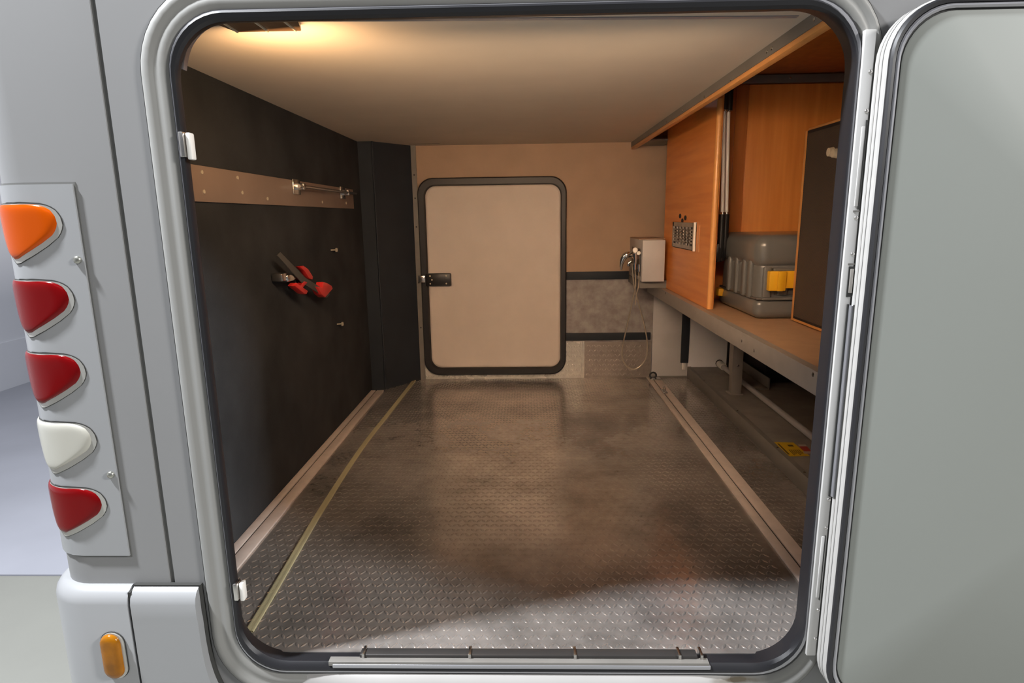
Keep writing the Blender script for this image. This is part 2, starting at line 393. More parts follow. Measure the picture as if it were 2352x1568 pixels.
# lamp cluster on the rounded corner -----------------------------------------
def onpath(s, off):
    """s = x on the flat part, continues as arc length round the corner"""
    cx, cy, r = -.893, .08, .08
    if s >= cx: return Vector((s, -off, 0))
    a = (cx-s)/r
    if a > PI/2:
        return Vector((cx-r-off, cy+(a-PI/2)*r, 0))
    return Vector((cx-(r+off)*math.sin(a), cy-(r+off)*math.cos(a), 0))
clus = thing('tail_lamp_cluster', 'tall grey lamp housing with five fin-shaped lenses on the rounded vehicle corner', 'tail lamp', (-.86, -.005, .236))
def shell(name, outline, off0, off1, mt, parent, dome=0, label=None, rim=.0):
    """outline: (s, z) polygon; triangulated grid by scan lines, laid on the corner surface"""
    zs = [p[1] for p in outline]; z0, z1 = min(zs), max(zs)
    NR, NC = 22, 16; rows = []
    for i in range(NR+1):
        # cluster rows near the ends for round outlines
        t = i/NR; t = .5-.5*math.cos(PI*t); z = z0+(z1-z0)*(.001+t*.998)
        xs = []
        n = len(outline)
        for k in range(n):
            a, b = outline[k], outline[(k+1) % n]
            if (a[1]-z)*(b[1]-z) < 0: xs.append(a[0]+(b[0]-a[0])*(z-a[1])/(b[1]-a[1]))
        rows.append((min(xs), max(xs), z, t))
    vs = []; fs = []
    for (a, b, z, t) in rows:
        for j in range(NC+1):
            u = j/NC; u2 = .5-.5*math.cos(PI*u)
            s = a+(b-a)*u2
            h = (1-abs(2*u2-1)**12)*(1-abs(2*t-1)**12)
            p = onpath(s, off0+(off1-off0)*(h if dome else 1)); vs.append((p.x, p.y, z))
    nb = len(vs)
    for (a, b, z, t) in rows:
        for j in range(NC+1):
            u = j/NC; s = a+(b-a)*(.5-.5*math.cos(PI*u)); p = onpath(s, off0-.001); vs.append((p.x, p.y, z))
    for i in range(NR):
        for j in range(NC):
            q = i*(NC+1)+j; f = (q, q+1, q+NC+2, q+NC+1); fs.append(f); fs.append(tuple(v+nb for v in f))
    bd = [j for j in range(NC+1)]+[i*(NC+1)+NC for i in range(1, NR+1)]+[NR*(NC+1)+j for j in range(NC-1, -1, -1)]+[i*(NC+1) for i in range(NR-1, 0, -1)]
    for k in range(len(bd)):
        a, b = bd[k], bd[(k+1) % len(bd)]; fs.append((a, b, b+nb, a+nb))
    return mk(name, vs, fs, mt, parent, True, label, .8)
# housing plate with a thin dark joint round it
shell('joint', [(-1.03, .2375), (-.7955, .2375), (-.7965, .9672), (-1.03, .9672)], 0, .0012, 'seamm', clus)
shell('housing', [(-1.03, .2415), (-.7985, .2415), (-.7995, .9635), (-1.03, .9635)], .001, .0045, 'bumper', clus)
def fin(zt, grow=0, dx=0, dz=0):
    """fin outline: flat top, rounded nose to the right, slanted lower edge to a low tip on the left"""
    pts = []
    tail = [(-.990, 0), (-.965, .0), (-.90, .0), (-.868, -.001), (-.850, -.005), (-.838, -.013), (-.8315, -.024), (-.8295, -.036), (-.8330, -.048), (-.8420, -.059),
            (-.862, -.073), (-.890, -.089), (-.918, -.103), (-.928, -.104), (-.945, -.088), (-.968, -.052), (-.982, -.025)]
    cx, cz = -.905, -.042
    for x, z in tail:
        d = Vector((x-cx, z-cz)); L_ = d.length; d = d*(1+grow/L_)
        pts.append((cx+d.x+dx, zt+cz+d.y+dz))
    return pts
for k, (zt, mt, lab) in enumerate(((.930, 'amber', 'amber lens at the top'), (.7935, 'redl', 'dark red lens second from the top'), (.6565, 'redl', 'dark red lens in the middle'),
                                   (.522, 'clearl', 'whitish lens fourth from the top'), (.3885, 'redl', 'dark red lens at the bottom'))):
    shell('lens_recess', fin(zt, .0035), .0046, .0056, 'gap', clus)
    shell('lens_bezel', fin(zt, .0012, .0012, -.0008), .0050, .0062, 'bezel', clus)
    shell('lens', fin(zt, -.0035, -.003, .0022), .0058, .0105, mt, clus, dome=1, label=lab)
for z in (.830, .416):
    screw((-.810, -.0045, z), '-y', .0072, clus, h=.006)

# bumper covers ---------------------------------------------------------------
def bumper(name, path, z0, z1, mt, parent, out=.028):
    n = len(path); vs = []; fs = []
    prof = [(-.004, 0), (.004, 0), (.012, -.003), (.019, -.009), (.025, -.018), (out, -.030), (out+.001, z0-z1), (-.004, z0-z1)]
    P = len(prof)
    for i, (x, y) in enumerate(path):
        a = path[max(i-1, 0)]; b = path[min(i+1, n-1)]
        t = Vector((b[0]-a[0], b[1]-a[1])).normalized(); nx, ny = -t.y, t.x
        for o_, dz in prof: vs.append((x+nx*o_, y+ny*o_, z1+dz))
    for i in range(n-1):
        for k in range(P): fs.append((i*P+k, i*P+(k+1) % P, (i+1)*P+(k+1) % P, (i+1)*P+k))
    fs += [tuple(range(P)), tuple(range((n-1)*P, n*P))]
    return mk(name, vs, fs, mt, parent, True, None, .6)
bc = thing('bumper_cover', 'rounded grey bumper end wrapping the corner, with an oval amber marker on it', 'bumper', (-.9, 0, -.3))
pth = cornerpath(.0, x0=-.8015, y1=.5)
pth = [(x, y) for x, y in pth]
# path normal must point outwards: reverse direction so (-t.y, t.x) faces -y
bumper('cover', pth, -.45, .178, 'bumper', bc) if False else None
def bumper_path(path, z0, z1, mt, parent):
    return bumper('cover', [(x, y) for x, y in path], z0, z1, mt, parent)
pth2 = []
for x, y in pth: pth2.append((x, y))
# outward = -y on the flat: for t = (-1, 0): (-t.y, t.x) = (0, -1)
bumper_path(pth2, -.45, .178, 'bumper', bc)
bi = thing('bumper_cover', 'flat grey bumper cover piece with a rounded lip, left of the moulded opening surround', 'bumper', (-.72, 0, -.3))
# its right edge follows the surround
edge = [(p.x, p.y) for p in smoothpath([(-.6640, .178, 0), (-.6630, .11, 0), (-.6620, .05, 0), (-.658, -.0, 0), (-.648, -.045, 0), (-.629, -.085, 0), (-.600, -.117, 0), (-.55, -.145, 0), (-.5, -.16, 0)], 4)]
vs = []; fs = []
prof = [(0, 0), (-.004, 0), (-.012, -.003), (-.019, -.009), (-.025, -.018), (-.028, -.030), (-.028, -.060)]
ncol = 6; rows = [[(-.7955+(edge[0][0]+.7955)*c/ncol, y, .178+dz) for c in range(ncol+1)] for y, dz in prof]
for x, z in [e for e in edge if e[1] < .112]: rows.append([(-.7955+(x+.7955)*c/ncol, -.028, z) for c in range(ncol+1)])
rows.append([(-.7955+(-.5+.7955)*c/ncol, -.028, -.45) for c in range(ncol+1)])
back = [[(x, .0, z) for x, y, z in r_] for r_ in rows]
R_ = len(rows); C_ = ncol+1
for r_ in rows+back: vs += r_
for i in range(R_-1):
    for c in range(ncol):
        q = i*C_+c; f = (q, q+1, q+C_+1, q+C_); fs.append(f); fs.append(tuple(v+R_*C_ for v in f))
    for c in (0, ncol): q = i*C_+c; fs.append((q, q+C_, q+C_+R_*C_, q+R_*C_))
mk('cover', vs, fs, 'bumper', bi, True, None, .5)
# dark gaps beside it
box('gap', -.8012, -.7958, -.022, -.004, -.45, .172, 'gap', bi)
gp = [(-.7960, .1795)]+[(x+.0045, z+.0015) for x, z in edge]
v2 = []; f2 = []
for x, z in gp: v2 += [(x-.002, -.0265, z-.001), (x, -.016, z)]
for i in range(len(gp)-1): f2.append((2*i, 2*i+1, 2*i+3, 2*i+2))
vs = []; fs = []
for x, z in edge: vs += [(x, -.009, z), (x+.0040, -.0040, z), (x, .0, z), (x+.0040, .0, z)]
for i in range(len(edge)-1):
    a = 4*i; b = a+4; fs += [(a, a+1, b+1, b), (a+1, a+3, b+3, b+1), (a, a+2, b+2, b)]
mk('edge_gap', vs, fs, 'gap', bi)
box('top_gap', -.7955, -.6600, -.0085, .001, .1775, .1805, 'gap', bi)

# oval amber marker on the left bumper end
mkz = [(235, 1432), (285, 1540)]
mk_ = thing('side_marker_lamp', 'amber oval marker lamp set upright in the grey bumper end', 'marker lamp', (-.845, -.03, -.03))
def stadium(cx, cz, hw, hh, n=12):
    out = []
    for k in range(2*n+2):
        if k <= n: a = PI*k/n; out.append((cx+hw*math.cos(a), cz+hh-hw+hw*math.sin(a)))
        else: a = PI+PI*(k-n-1)/n; out.append((cx+hw*math.cos(a), cz-hh+hw+hw*math.sin(a)))
    return out
def oval(name, hw, hh, y0, y1, mt, dome=True, dx=0):
    c = (-.8415+dx, .036); vs = []; fs = []; K = 2*12+2
    lv = [(1, y0), (1, y0+(y1-y0)*.4), (.93, y0+(y1-y0)*.75), (.75, y1), (.35, y1-.001)] if dome else [(1, y0), (1, y1), (.9, y1)]
    for s_, y in lv: vs += [(x, y, z) for x, z in stadium(c[0], c[1], hw*s_, hh-hw+hw*s_)]
    for i in range(len(lv)-1):
        for k in range(K): fs.append((i*K+k, i*K+(k+1) % K, (i+1)*K+(k+1) % K, (i+1)*K+k))
    fs.append(tuple(range((len(lv)-1)*K, len(lv)*K))); fs.append(tuple(range(K)))
    return mk(name, vs, fs, mt, mk_, True, None, .8)
oval('gasket', .0255, .0535, -.020, -.0300, 'gap', False)
oval('reflector', .0240, .0520, -.024, -.0325, 'bezel', False)
oval('lens', .0205, .0500, -.028, -.0400, 'amberm', True, -.0025)

# ------------------------------------------------------------------ HATCH DOOR (open, flat against the outside on the right)
lid = thing('hatch_door', 'large pale grey hatch door swung open beside the opening at right', 'door', (1.15, -.03, -.05))
LX0, LX1, LZ0, LZ1, LR = .571, 1.85, -.052, 1.220, .088
def lr(d, y, rr_=None): return (LX0+d, LX1-d, LZ0+d, LZ1-d, max(LR-d*.6, .01), y)
rings('door_frame', [lr(.004, -.0165), lr(0, -.018), lr(0, -.024), lr(.0022, -.0255), lr(.0022, -.0285), lr(0, -.030), lr(0, -.036), lr(.0022, -.0375),
                     lr(.0022, -.040), lr(0, -.0415), lr(0, -.049), lr(.002, -.051), lr(.02, -.051)], 'lidedge', lid, label='white ribbed metal edge of the door', angle=.5)
rings('edge_groove', [lr(.0003, -.0388), lr(-.0003, -.0390), lr(-.0003, -.0398), lr(.0003, -.0400)], 'seamm', lid)
rings('edge_groove', [lr(.0003, -.0286), lr(-.0003, -.0288), lr(-.0003, -.0294), lr(.0003, -.0296)], 'greym', lid)
rings('door_seal', [lr(.0025, -.0505), lr(.0022, -.056), lr(.005, -.0595), lr(.010, -.058), lr(.0115, -.0535)], 'rubber', lid, label='black rubber seal')
rings('inner_rim', [lr(.0110, -.052), lr(.0115, -.0570), lr(.0145, -.0585), lr(.0178, -.0565), lr(.0180, -.051)], 'alu', lid)
rings('rim_groove', [lr(.0175, -.0515), lr(.0178, -.0540), lr(.0212, -.0540)], 'gap', lid)
rings('door_panel', [lr(.0208, -.0525), lr(.0212, -.0548), lr(.024, -.0556), lr(.40, -.0562)], 'lidface', lid, cap=True)
rings('back_skin', [lr(.004, -.0165), lr(.30, -.0165)], 'lidedge', lid, cap=True)

# hinge strip between opening and hatch door
hg = thing('hinge_strip', 'white screwed hinge strip between the opening seal and the open hatch door', 'hinge', (.565, -.012, .02))
box('strip_base', .5515, .5700, -.0155, -.004, .03, 1.185, 'white', hg, .0015)
segs = [(.02, .118, 0), (.322, .365, 0), (.755, .79, 0)]
# screws standing on it
for px, py in ((2007, 165), (1998, 255), (1974, 500), (1967, 583), (1910, 1147), (1900, 1212), (1880, 1400), (1869, 1466)):
    p = at(px, py, 'y', -.0155); screw((.5655, -.0155, p.z), '-y', .0036, hg, 'steel', .003)
box('channel', .5668, .5708, -.0250, -.010, .375, .735, 'alu', hg, label='grey slot running down the middle of the strip')
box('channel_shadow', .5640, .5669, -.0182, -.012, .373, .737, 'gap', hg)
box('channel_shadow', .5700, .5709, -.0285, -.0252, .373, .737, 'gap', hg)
box('upper_channel', .5600, .5660, -.0172, -.010, .905, 1.035, 'white', hg, .0008)
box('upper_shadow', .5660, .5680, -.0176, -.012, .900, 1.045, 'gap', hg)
box('lower_channel', .5590, .5650, -.0172, -.010, .160, .290, 'white', hg, .0008)
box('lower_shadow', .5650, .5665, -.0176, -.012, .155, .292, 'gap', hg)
box('catch_pocket', .5610, .5708, -.0172, -.012, .750, .803, 'gap', hg)
box('catch', .5635, .5690, -.0195, -.013, .757, .799, 'alub', hg, .001, label='small metal catch in a dark pocket')
box('joint_line', .5590, .5700, -.0168, -.014, .806, .8085, 'greym', hg)
box('joint_line', .5590, .5700, -.0168, -.014, .896, .8985, 'greym', hg)

# ------------------------------------------------------------------ INSIDE: FLOOR
XL, XR, YB, ZC = -.83, .90, 2.25, 1.27
fl = struct('floor')
box('floor_sheet', XL-.02, XR+.01, .028, YB+.02, -.03, 0, 'plate', fl)
def lugs(name, mt, parent, x0, x1, y0, y1, gx, gy, ln, wd, h, place, angle=55):
    base = []
    for sgn in (1, -1):
        a = math.radians(angle)*sgn; ca, sa = math.cos(a), math.sin(a); ring = []
        for lv, (s_, hh) in enumerate(((1, 0), (.72, h*.75), (.3, h))):
            for k in range(8):
                t = 2*PI*k/8; u = ln/2*math.cos(t)*s_; v = wd/2*math.sin(t)*s_*(1-.25*abs(math.cos(t)))
                ring.append((u*ca-v*sa, u*sa+v*ca, hh))
        base.append(ring)
    faces = []
    for lv in range(2):
        for k in range(8): faces.append((lv*8+k, lv*8+(k+1) % 8, lv*8+8+(k+1) % 8, lv*8+8+k))
    faces.append(tuple(range(16, 24)))
    vs = []; fs = []
    nx = int((x1-x0)/gx); ny = int((y1-y0)/gy)
    for j in range(ny):
        for i in range(nx):
            b = base[(i+j) % 2]; cx = x0+gx*(i+.5); cy = y0+gy*(j+.5); n0 = len(vs)
            for (x, y, z) in b: vs.append(place(cx+x, cy+y, z))
            fs += [tuple(q+n0 for q in f) for f in faces]
    me = bpy.data.meshes.new(name); org = ORG[parent]
    me.from_pydata([Vector(v)-org for v in vs], [], fs)
    me.polygons.foreach_set('use_smooth', [True]*len(fs)); me.materials.append(M[mt])
    o = bpy.data.objects.new(name, me); COL.objects.link(o); o.parent = parent; o['kind'] = 'stuff'; ORG[o] = org
    return o
G = .0140
lugs('tread_pattern', 'plate', fl, -.745, .655, .035, 2.245, G, .0272, .0205, .0075, .0013, lambda x, y, z: (x, y, z))
lugs('tread_pattern', 'plate', fl, .742, .896, .035, 2.245, G, .0272, .0205, .0075, .0013, lambda x, y, z: (x, y, z))
# lashing rails in the floor
def rail(name, x0, x1, label, yend):
    t = thing(name, label, 'lashing rail', ((x0+x1)/2, 1.1, 0))
    s = x0+(x1-x0)*.42
    box('rail_flange', x0, s-.003, .04, yend, .0, .0065, 'rail', t, .001)
    box('rail_flange', s+.003, x1, .04, yend, .0, .0065, 'rail', t, .001)
    box('slot', s-.003, s+.003, .04, yend, .0, .002, 'gap', t)
    return t
rail('lashing_rail', -.829, -.762, 'slotted metal lashing rail at the foot of the dark felt wall', 2.0)
rail('lashing_rail', .667, .737, 'slotted metal lashing rail in the floor on the right side', 2.235)
# rail end stop + ring fitting
es = thing('rail_end_ring', 'small dark steel ring fitting at the far end of the right lashing rail', 'fitting', (.70, 2.2, .006))
box('plate', .675, .735, 2.16, 2.225, .006, .012, 'steel', es, .002)
ringp = [(.695+.017*math.cos(a), 2.19, .026+.017*math.sin(a)) for a in [2*PI*k/14 for k in range(15)]]
tube('ring', ringp, .005, 'black', es, 8)
es2 = thing('lashing_eye', 'flat steel lashing eye clipped in the right floor rail near the back', 'fitting', (.70, 1.93, .006))
box('foot', .688, .712, 1.90, 1.97, .005, .012, 'steel', es2, .002)
ringp = [(.70, 1.935+.02*math.cos(a), .020+.012*math.sin(a)) for a in [2*PI*k/14 for k in range(15)]]
tube('eye', ringp, .004, 'steel', es2, 8)
# yellowish clear strip lying on the tread plate
pts = [at(x, y, 'z', .002) for x, y in ((572, 1452), (620, 1372), (668, 1290), (742, 1165), (830, 1030), (900, 940), (952, 873))]
pts = smoothpath(pts, 5); vs = []; fs = []
for i, p in enumerate(pts):
    t = (pts[min(i+1, len(pts)-1)]-pts[max(i-1, 0)]).normalized(); nn = Vector((t.y, -t.x, 0))
    for o_, h in ((-.010, .0), (-.009, .0035), (-.004, .0048), (0, .0030), (.004, .0048), (.009, .0035), (.010, 0)):
        vs.append(p+nn*o_+Vector((0, 0, h)))
for i in range(len(pts)-1):
    for k in range(6): q = i*7+k; fs.append((q, q+1, q+8, q+7))
    fs.append((i*7, i*7+6, i*7+13, i*7+7))
cs = mk('clear_strip', vs, fs, 'tape', None, True, None, 1.0)
tag(cs, 'narrow yellowish clear strip lying lengthwise on the tread floor near the left wall', 'strip')

# ------------------------------------------------------------------ LEFT WALL, COLUMN
wl = struct('wall_left')
box('felt_panel', XL-.03, XL, .028, YB+.02, 0, ZC, 'felt', wl)
box('laminate_strip', XL-.001, XL+.004, .028, 1.885, .944, 1.034, 'stripw', wl, .0008)
for px, py in ((463, 395), (468, 440), (545, 408), (556, 442), (795, 466), (614, 456), (740, 464)):
    p = at(px, py, 'x', XL+.004); tube('glue_dab', [(XL+.003, p.y, p.z), (XL+.006, p.y, p.z)], .0055, 'cream', wl, 7)
ct = struct('trim_3')
vs = [(-.832, 2.03, 0), (-.765, 2.03, 0), (-.752, 2.04, 0), (-.602, 2.235, 0), (-.602, 2.26, 0), (-.832, 2.26, 0)]
cb = bmesh.new(); bv = [cb.verts.new(v) for v in vs]+[cb.verts.new((v[0], v[1], ZC)) for v in vs]
cb.faces.new(bv[:6][::-1]); cb.faces.new(bv[6:])
for i in range(6): cb.faces.new((bv[i], bv[(i+1) % 6], bv[(i+1) % 6+6], bv[i+6]))
frombm('column_casing', cb, 'column', ct, False)
tube('column_bead', [(-.757, 2.030, 0), (-.757, 2.030, ZC)], .006, 'column', ct, 8)
box('column_edge_strip', -.603, -.578, 2.228, 2.240, 0, ZC, 'greym', ct)
for z in (1.12, 1.0, .85, .55, .3): screw((-.590, 2.228, z), '-y', .004, ct, 'black')
for z in (1.24, .05): pass

# grab rail on the strip
gr = thing('grab_rail', 'thin chrome rail on the brown strip high on the dark wall', 'rail', (XL, 1.46, 1.0))
tube('bar', [(XL+.032, 1.10, 1.012), (XL+.032, 1.83, 1.012)], .006, 'steel', gr, 10)
for y in (1.14, 1.70):
    box('bracket', XL+.004, XL+.010, y-.035, y+.035, .985, 1.038, 'steel', gr, .002)
    box('bracket_arm', XL+.008, XL+.038, y-.012, y+.012, 1.0, 1.024, 'steel', gr, .003)
# hooks
for px, py, lab in ((760, 574, 'small bare screw hook in the felt wall above the red strap holder'), (774, 744, 'small bare screw hook low in the felt wall below the red strap holder')):
    p = at(px, py, 'x', XL)
    t = thing('screw_hook', lab, 'hook', (XL, p.y, p.z), 'screw hooks in the felt wall')
    tube('shank', [(XL-.002, p.y, p.z), (XL+.022, p.y+.01, p.z)], .003, 'cream', t, 8)
    tube('head', [(XL+.020, p.y+.002, p.z), (XL+.026, p.y+.002, p.z)], .0085, 'cream', t, 10)

# strap with red clamps
sh = thing('strap_holder', 'red plastic clamps with a grey webbing strap hanging on the dark wall', 'strap', (-.82, 1.1, .6))
def wp(pts, X): return [at(x, y, 'x', X) for x, y in pts]
prism('webbing', wp([(634, 586), (641, 578), (700, 638), (748, 668), (741, 680), (692, 650)], -.785), 'x', .004, 'web', sh, bev=.001)
prism('webbing_end', wp([(741, 672), (748, 666), (754, 675), (747, 684)], -.79), 'x', .006, 'web', sh)
prism('strap_clamp', wp([(677, 612), (686, 610), (697, 618), (708, 635), (707, 642), (700, 640), (688, 622)], -.80), 'x', .018, 'red', sh, bev=.002, label='red upper clamp half')
prism('strap_clamp', wp([(676, 636), (684, 634), (694, 640), (697, 646), (688, 646)], -.80), 'x', .014, 'red', sh, bev=.002)
prism('ratchet_body', wp([(712, 658), (724, 660), (726, 647), (736, 650), (746, 656), (749, 663), (741, 672), (731, 683), (722, 676)], -.80), 'x', .028, 'red', sh, bev=.003, label='red end clamp')
prism('handle_stem', wp([(686, 645), (695, 648), (684, 660), (689, 664), (684, 668), (672, 662)], -.80), 'x', .020, 'red', sh, bev=.003)
prism('handle_bar', wp([(659, 656), (665, 649), (692, 668), (688, 676), (682, 674)], -.797), 'x', .026, 'red', sh, bev=.004, label='red T-shaped turning handle')
box('buckle', -.826, -.790, .862, .905, .700, .726, 'steel', sh, .004, label='bright metal buckle')
box('buckle', -.822, -.786, .900, .985, .694, .718, 'chrome', sh, .006)
box('wall_mount', -.832, -.80, 1.0, 1.10, .66, .71, 'black', sh, .004)

# ------------------------------------------------------------------ CEILING, BEAM
ce = struct('ceiling')
box('ceiling_board', XL-.03, .553, .028, YB+.02, ZC, ZC+.03, 'ceil', ce)
box('outer_roof', -.93, 1.6, .03, 2.4, 1.50, 1.55, 'dark', ce)
box('ceiling_scuff', -.60, -.44, 2.16, 2.17, ZC-.0005, ZC+.001, 'greym', ce)
bmn = struct('trim_4')
box('beam_face', .553, .560, .028, YB, 1.245, ZC+.03, 'greym', bmn)
box('beam_flange', .560, .590, .028, YB, 1.2445, 1.2475, 'greym', bmn)
box('beam_core', .5545, .575, .028, YB, 1.233, 1.2455, 'edge', bmn, .002, label='orange wooden core edge')
for px, py in ((1868, 62), (1878, 66), (1760, 130), (1770, 137), (1678, 183), (1617, 222), (1568, 254), (1531, 279)):
    p = at(px, py, 'x', .552)
    if 1.247 < p.z < 1.268: screw((.553, p.y, p.z), '-x', .0042, bmn, 'steel')
    else: screw((.553, p.y, 1.257), '-x', .0042, bmn, 'steel')
so = struct('trim_5')
box('soffit', .575, .72, 2.01, YB, 1.25, 1.256, 'greym', so)

# warm lamp
lp = thing('ceiling_lamp', 'small brown lamp housing under the ceiling, behind the opening head at left', 'lamp', (-.51, .13, 1.25))
prism('housing', [(-.600, .07, 1.2695), (-.565, .187, 1.2695), (-.437, .187, 1.2695), (-.405, .07, 1.2695)], 'z', -.012, 'lampbody', lp, bev=.0015)
box('diffuser', -.555, -.445, .186, .1885, 1.259, 1.268, 'glow', lp, label='glowing warm diffuser')
for x in (-.56, -.50, -.445): box('rib', x-.0015, x+.0015, .10, .18, 1.2545, 1.258, 'cream', lp)

# ------------------------------------------------------------------ BACK WALL
wb = struct('wall_back')
box('wall_board', -.64, .60, YB, YB+.03, .575, ZC+.03, 'backw', wb)
box('wall_board', .60, 1.40, YB, YB+.03, .575, 1.50, 'backw', wb)
box('mottled_board', -.64, .70, YB+.001, YB+.03, .20, .60, 'laminate', wb)
box('mottled_board', -.84, -.60, YB, YB+.03, -.03, ZC+.03, 'laminate', wb)
def sheet(name, x0, x1, z0, z1, mt, gx, gy):
    o = box(name, x0, x1, YB-.003, YB+.03, z0, z1, mt, wb)
    lugs('tread_pattern', mt, wb, x0+.004, x1-.004, z0+.004, z1-.004, gx, gy, .021, .008, .0013, lambda x, y, z: (x, YB-.003-z, y))
sheet('tread_sheet', -.60, .318, .0, .210, 'plate2', .0150, .0272)
sheet('tread_sheet', .321, .693, .0, .205, 'plate3', .0150, .0272)
box('sheet_fold', .300, .306, YB-.006, YB-.002, .0, .21, 'plate2', wb, .001)
box('sheet_fold', .312, .321, YB-.007, YB-.002, .0, .21, 'plate2', wb, .001)
box('black_batten', .210, .556, YB-.012, YB+.001, .556, .598, 'column', wb, .001)
box('black_batten', .210, .684, YB-.012, YB+.001, .218, .258, 'column', wb, .001)
box('corner_panel', .697, .898, YB-.004, YB+.03, .008, .56, 'panelg', wb, .001)
box('corner_foot', .697, .905, YB-.008, YB-.003, .0, .008, 'greym', wb)
box('black_upright', .856, .898, YB-.014, YB-.003, .085, .55, 'column', wb, .001)
box('white_tab', .868, .884, YB-.012, YB-.003, .045, .084, 'whitep', wb, .001)
box('pale_panel', .898, 1.112, YB-.004, YB+.03, .05, .53, 'hallw', wb)
box('dark_board', 1.112, 1.5, YB-.004, YB+.03, .0, .53, 'dark', wb)

# far hatch (closed) seen from inside
d1 = struct('door_1')
a = at(955, 640, 'y', YB-.02); b = at(1301, 640, 'y', YB-.02)
DX0, DX1, DZ0, DZ1 = -.578, .2155, .027, 1.104
rings('rubber_frame', [(DX0, DX1, DZ0, DZ1, .085, YB-.001), (DX0, DX1, DZ0, DZ1, .085, YB-.022), (DX0+.006, DX1-.006, DZ0+.006, DZ1-.006, .082, YB-.030),
                       (DX0+.034, DX1-.026, DZ0+.034, DZ1-.036, .062, YB-.030), (DX0+.040, DX1-.031, DZ0+.040, DZ1-.042, .058, YB-.018), (DX0+.040, DX1-.031, DZ0+.040, DZ1-.042, .058, YB-.004)], 'rubber', d1, label='thick black rubber frame')
rings('door_panel', [(DX0+.034, DX1-.026, DZ0+.036, DZ1-.036, .058, YB-.003), (DX0+.043, DX1-.034, DZ0+.043, DZ1-.045, .054, YB-.012),
                     (DX0+.050, DX1-.042, DZ0+.050, DZ1-.052, .05, YB-.014), (DX0+.055, DX1-.047, DZ0+.055, DZ1-.057, .046, YB-.0125), (DX0+.2, DX1-.2, DZ0+.2, DZ1-.2, .04, YB-.0125)], 'doorp', d1, cap=True, label='beige door skin')
la = box('latch', -.552, -.412, YB-.040, YB-.008, .531, .600, 'black', d1, .006, label='black latch plate')
for x, z in ((-.525, .587), (-.525, .545), (-.437, .587), (-.437, .545), (-.515, .566)): screw((x, YB-.040, z), '-y', .0045, la, 'cream')
box('latch_bolt', -.590, -.552, YB-.040, YB-.028, .552, .590, 'steel', d1, .003, label='bright metal bolt')
rings('latch_recess', [(-.43, -.392, .520, .612, .012, YB-.0130), (-.43, -.392, .520, .612, .012, YB-.0145), (-.43, -.395, .523, .609, .010, YB-.0145), (-.43, -.395, .523, .609, .010, YB-.0130)], 'doorp', d1)

# ------------------------------------------------------------------ RIGHT SIDE: TRAY, SHELF, CUPBOARDS
tr = struct('floor_tray')
box('tray_floor', XR, 1.5, .028, YB+.02, .0, .058, 'tray', tr)
box('tray_angle', XR-.004, XR+.016, .028, YB-.004, .0, .0615, 'greym', tr, .001, label='grey metal edging')
box('tray_inner_wall', 1.36, 1.5, .028, YB+.02, .058, .5, 'dark', tr)
for y in (1.95, 1.45, 1.02, .8): screw((XR+.006, y, .0615), 'z', .004, tr, 'steel')
wr = struct('wall_right')
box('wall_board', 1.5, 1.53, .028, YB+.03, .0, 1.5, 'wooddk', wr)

def pipe(name, pa, pb, r, mt, lab, cat):
    o = tube(name, [pa, pb], r, mt, None, 10); return tag(o, lab, cat)
pc = thing('conduit', 'long grey conduit with a taped end lying on the dark tray under the shelf', 'pipe', (1.06, 1.6, .06))
tube('pipe', [(1.072, 2.20, .076), (1.058, .6, .076)], .013, 'panelg', pc, 12)
tube('pipe_end', [(1.072, 2.235, .078), (1.072, 2.17, .077)], .020, 'whitep', pc, 12)
tube('clamp', [(1.072, 2.242, .079), (1.072, 2.235, .079)], .022, 'black', pc, 12)
ba = thing('mounting_bracket', 'flat grey metal bracket on the tray behind the shelf post', 'bracket', (1.14, 2.0, .06))
box('foot', 1.10, 1.17, 1.78, 2.16, .058, .066, 'greym', ba, .001)
box('upstand', 1.165, 1.172, 1.78, 2.16, .066, .115, 'greym', ba, .001)
bk = thing('dark_tank', 'black box standing in shadow under the shelf by the far corner', 'box', (1.28, 2.1, .06))
box('body', 1.19, 1.355, 1.90, 2.24, .058, .30, 'black', bk, .01)
box('lid', 1.185, 1.358, 1.895, 2.243, .30, .315, 'dark', bk, .004)

# warning labels
wlb = thing('warning_label', 'yellow warning sticker on the grey tray under the shelf', 'label', (.95, 1.0, .0585))
q = [at(x, y, 'z', .0590) for x, y in ((1776, 1015), (1822, 1016), (1860, 1047), (1808, 1048))]
prism('sticker', q, 'z', .0006, 'ylab', wlb)
def lerp(u, v): return q[0]*(1-u)*(1-v)+q[1]*u*(1-v)+q[2]*u*v+q[3]*(1-u)*v
def bar(u0, u1, v0, v1): prism('print_line', [lerp(u0, v0)+Vector((0, 0, .0006)), lerp(u1, v0)+Vector((0, 0, .0006)), lerp(u1, v1)+Vector((0, 0, .0006)), lerp(u0, v1)+Vector((0, 0, .0006))], 'z', .0003, 'print', wlb)
bar(.12, .20, .12, .88); bar(.55, .80, .2, .32)
for k in range(6): bar(.36+.09*k, .40+.09*k, .55, .93-.05*(k % 3))
rlb = thing('warning_label', 'small red and pale sticker beside the yellow one on the tray', 'label', (1.0, 1.0, .0585))
q = [at(x, y, 'z', .0590) for x, y in ((1833, 1021), (1850, 1021), (1868, 1042), (1848, 1042))]
prism('sticker', q, 'z', .0006, 'redlab', rlb)
bar2 = lambda v0, v1: prism('print_line', [lerp(0, v0)+Vector((0, 0, .0006)), lerp(1, v0)+Vector((0, 0, .0006)), lerp(1, v1)+Vector((0, 0, .0006)), lerp(0, v1)+Vector((0, 0, .0006))], 'z', .0003, 'whlab', rlb)
bar2(0, .2); bar2(.75, 1)

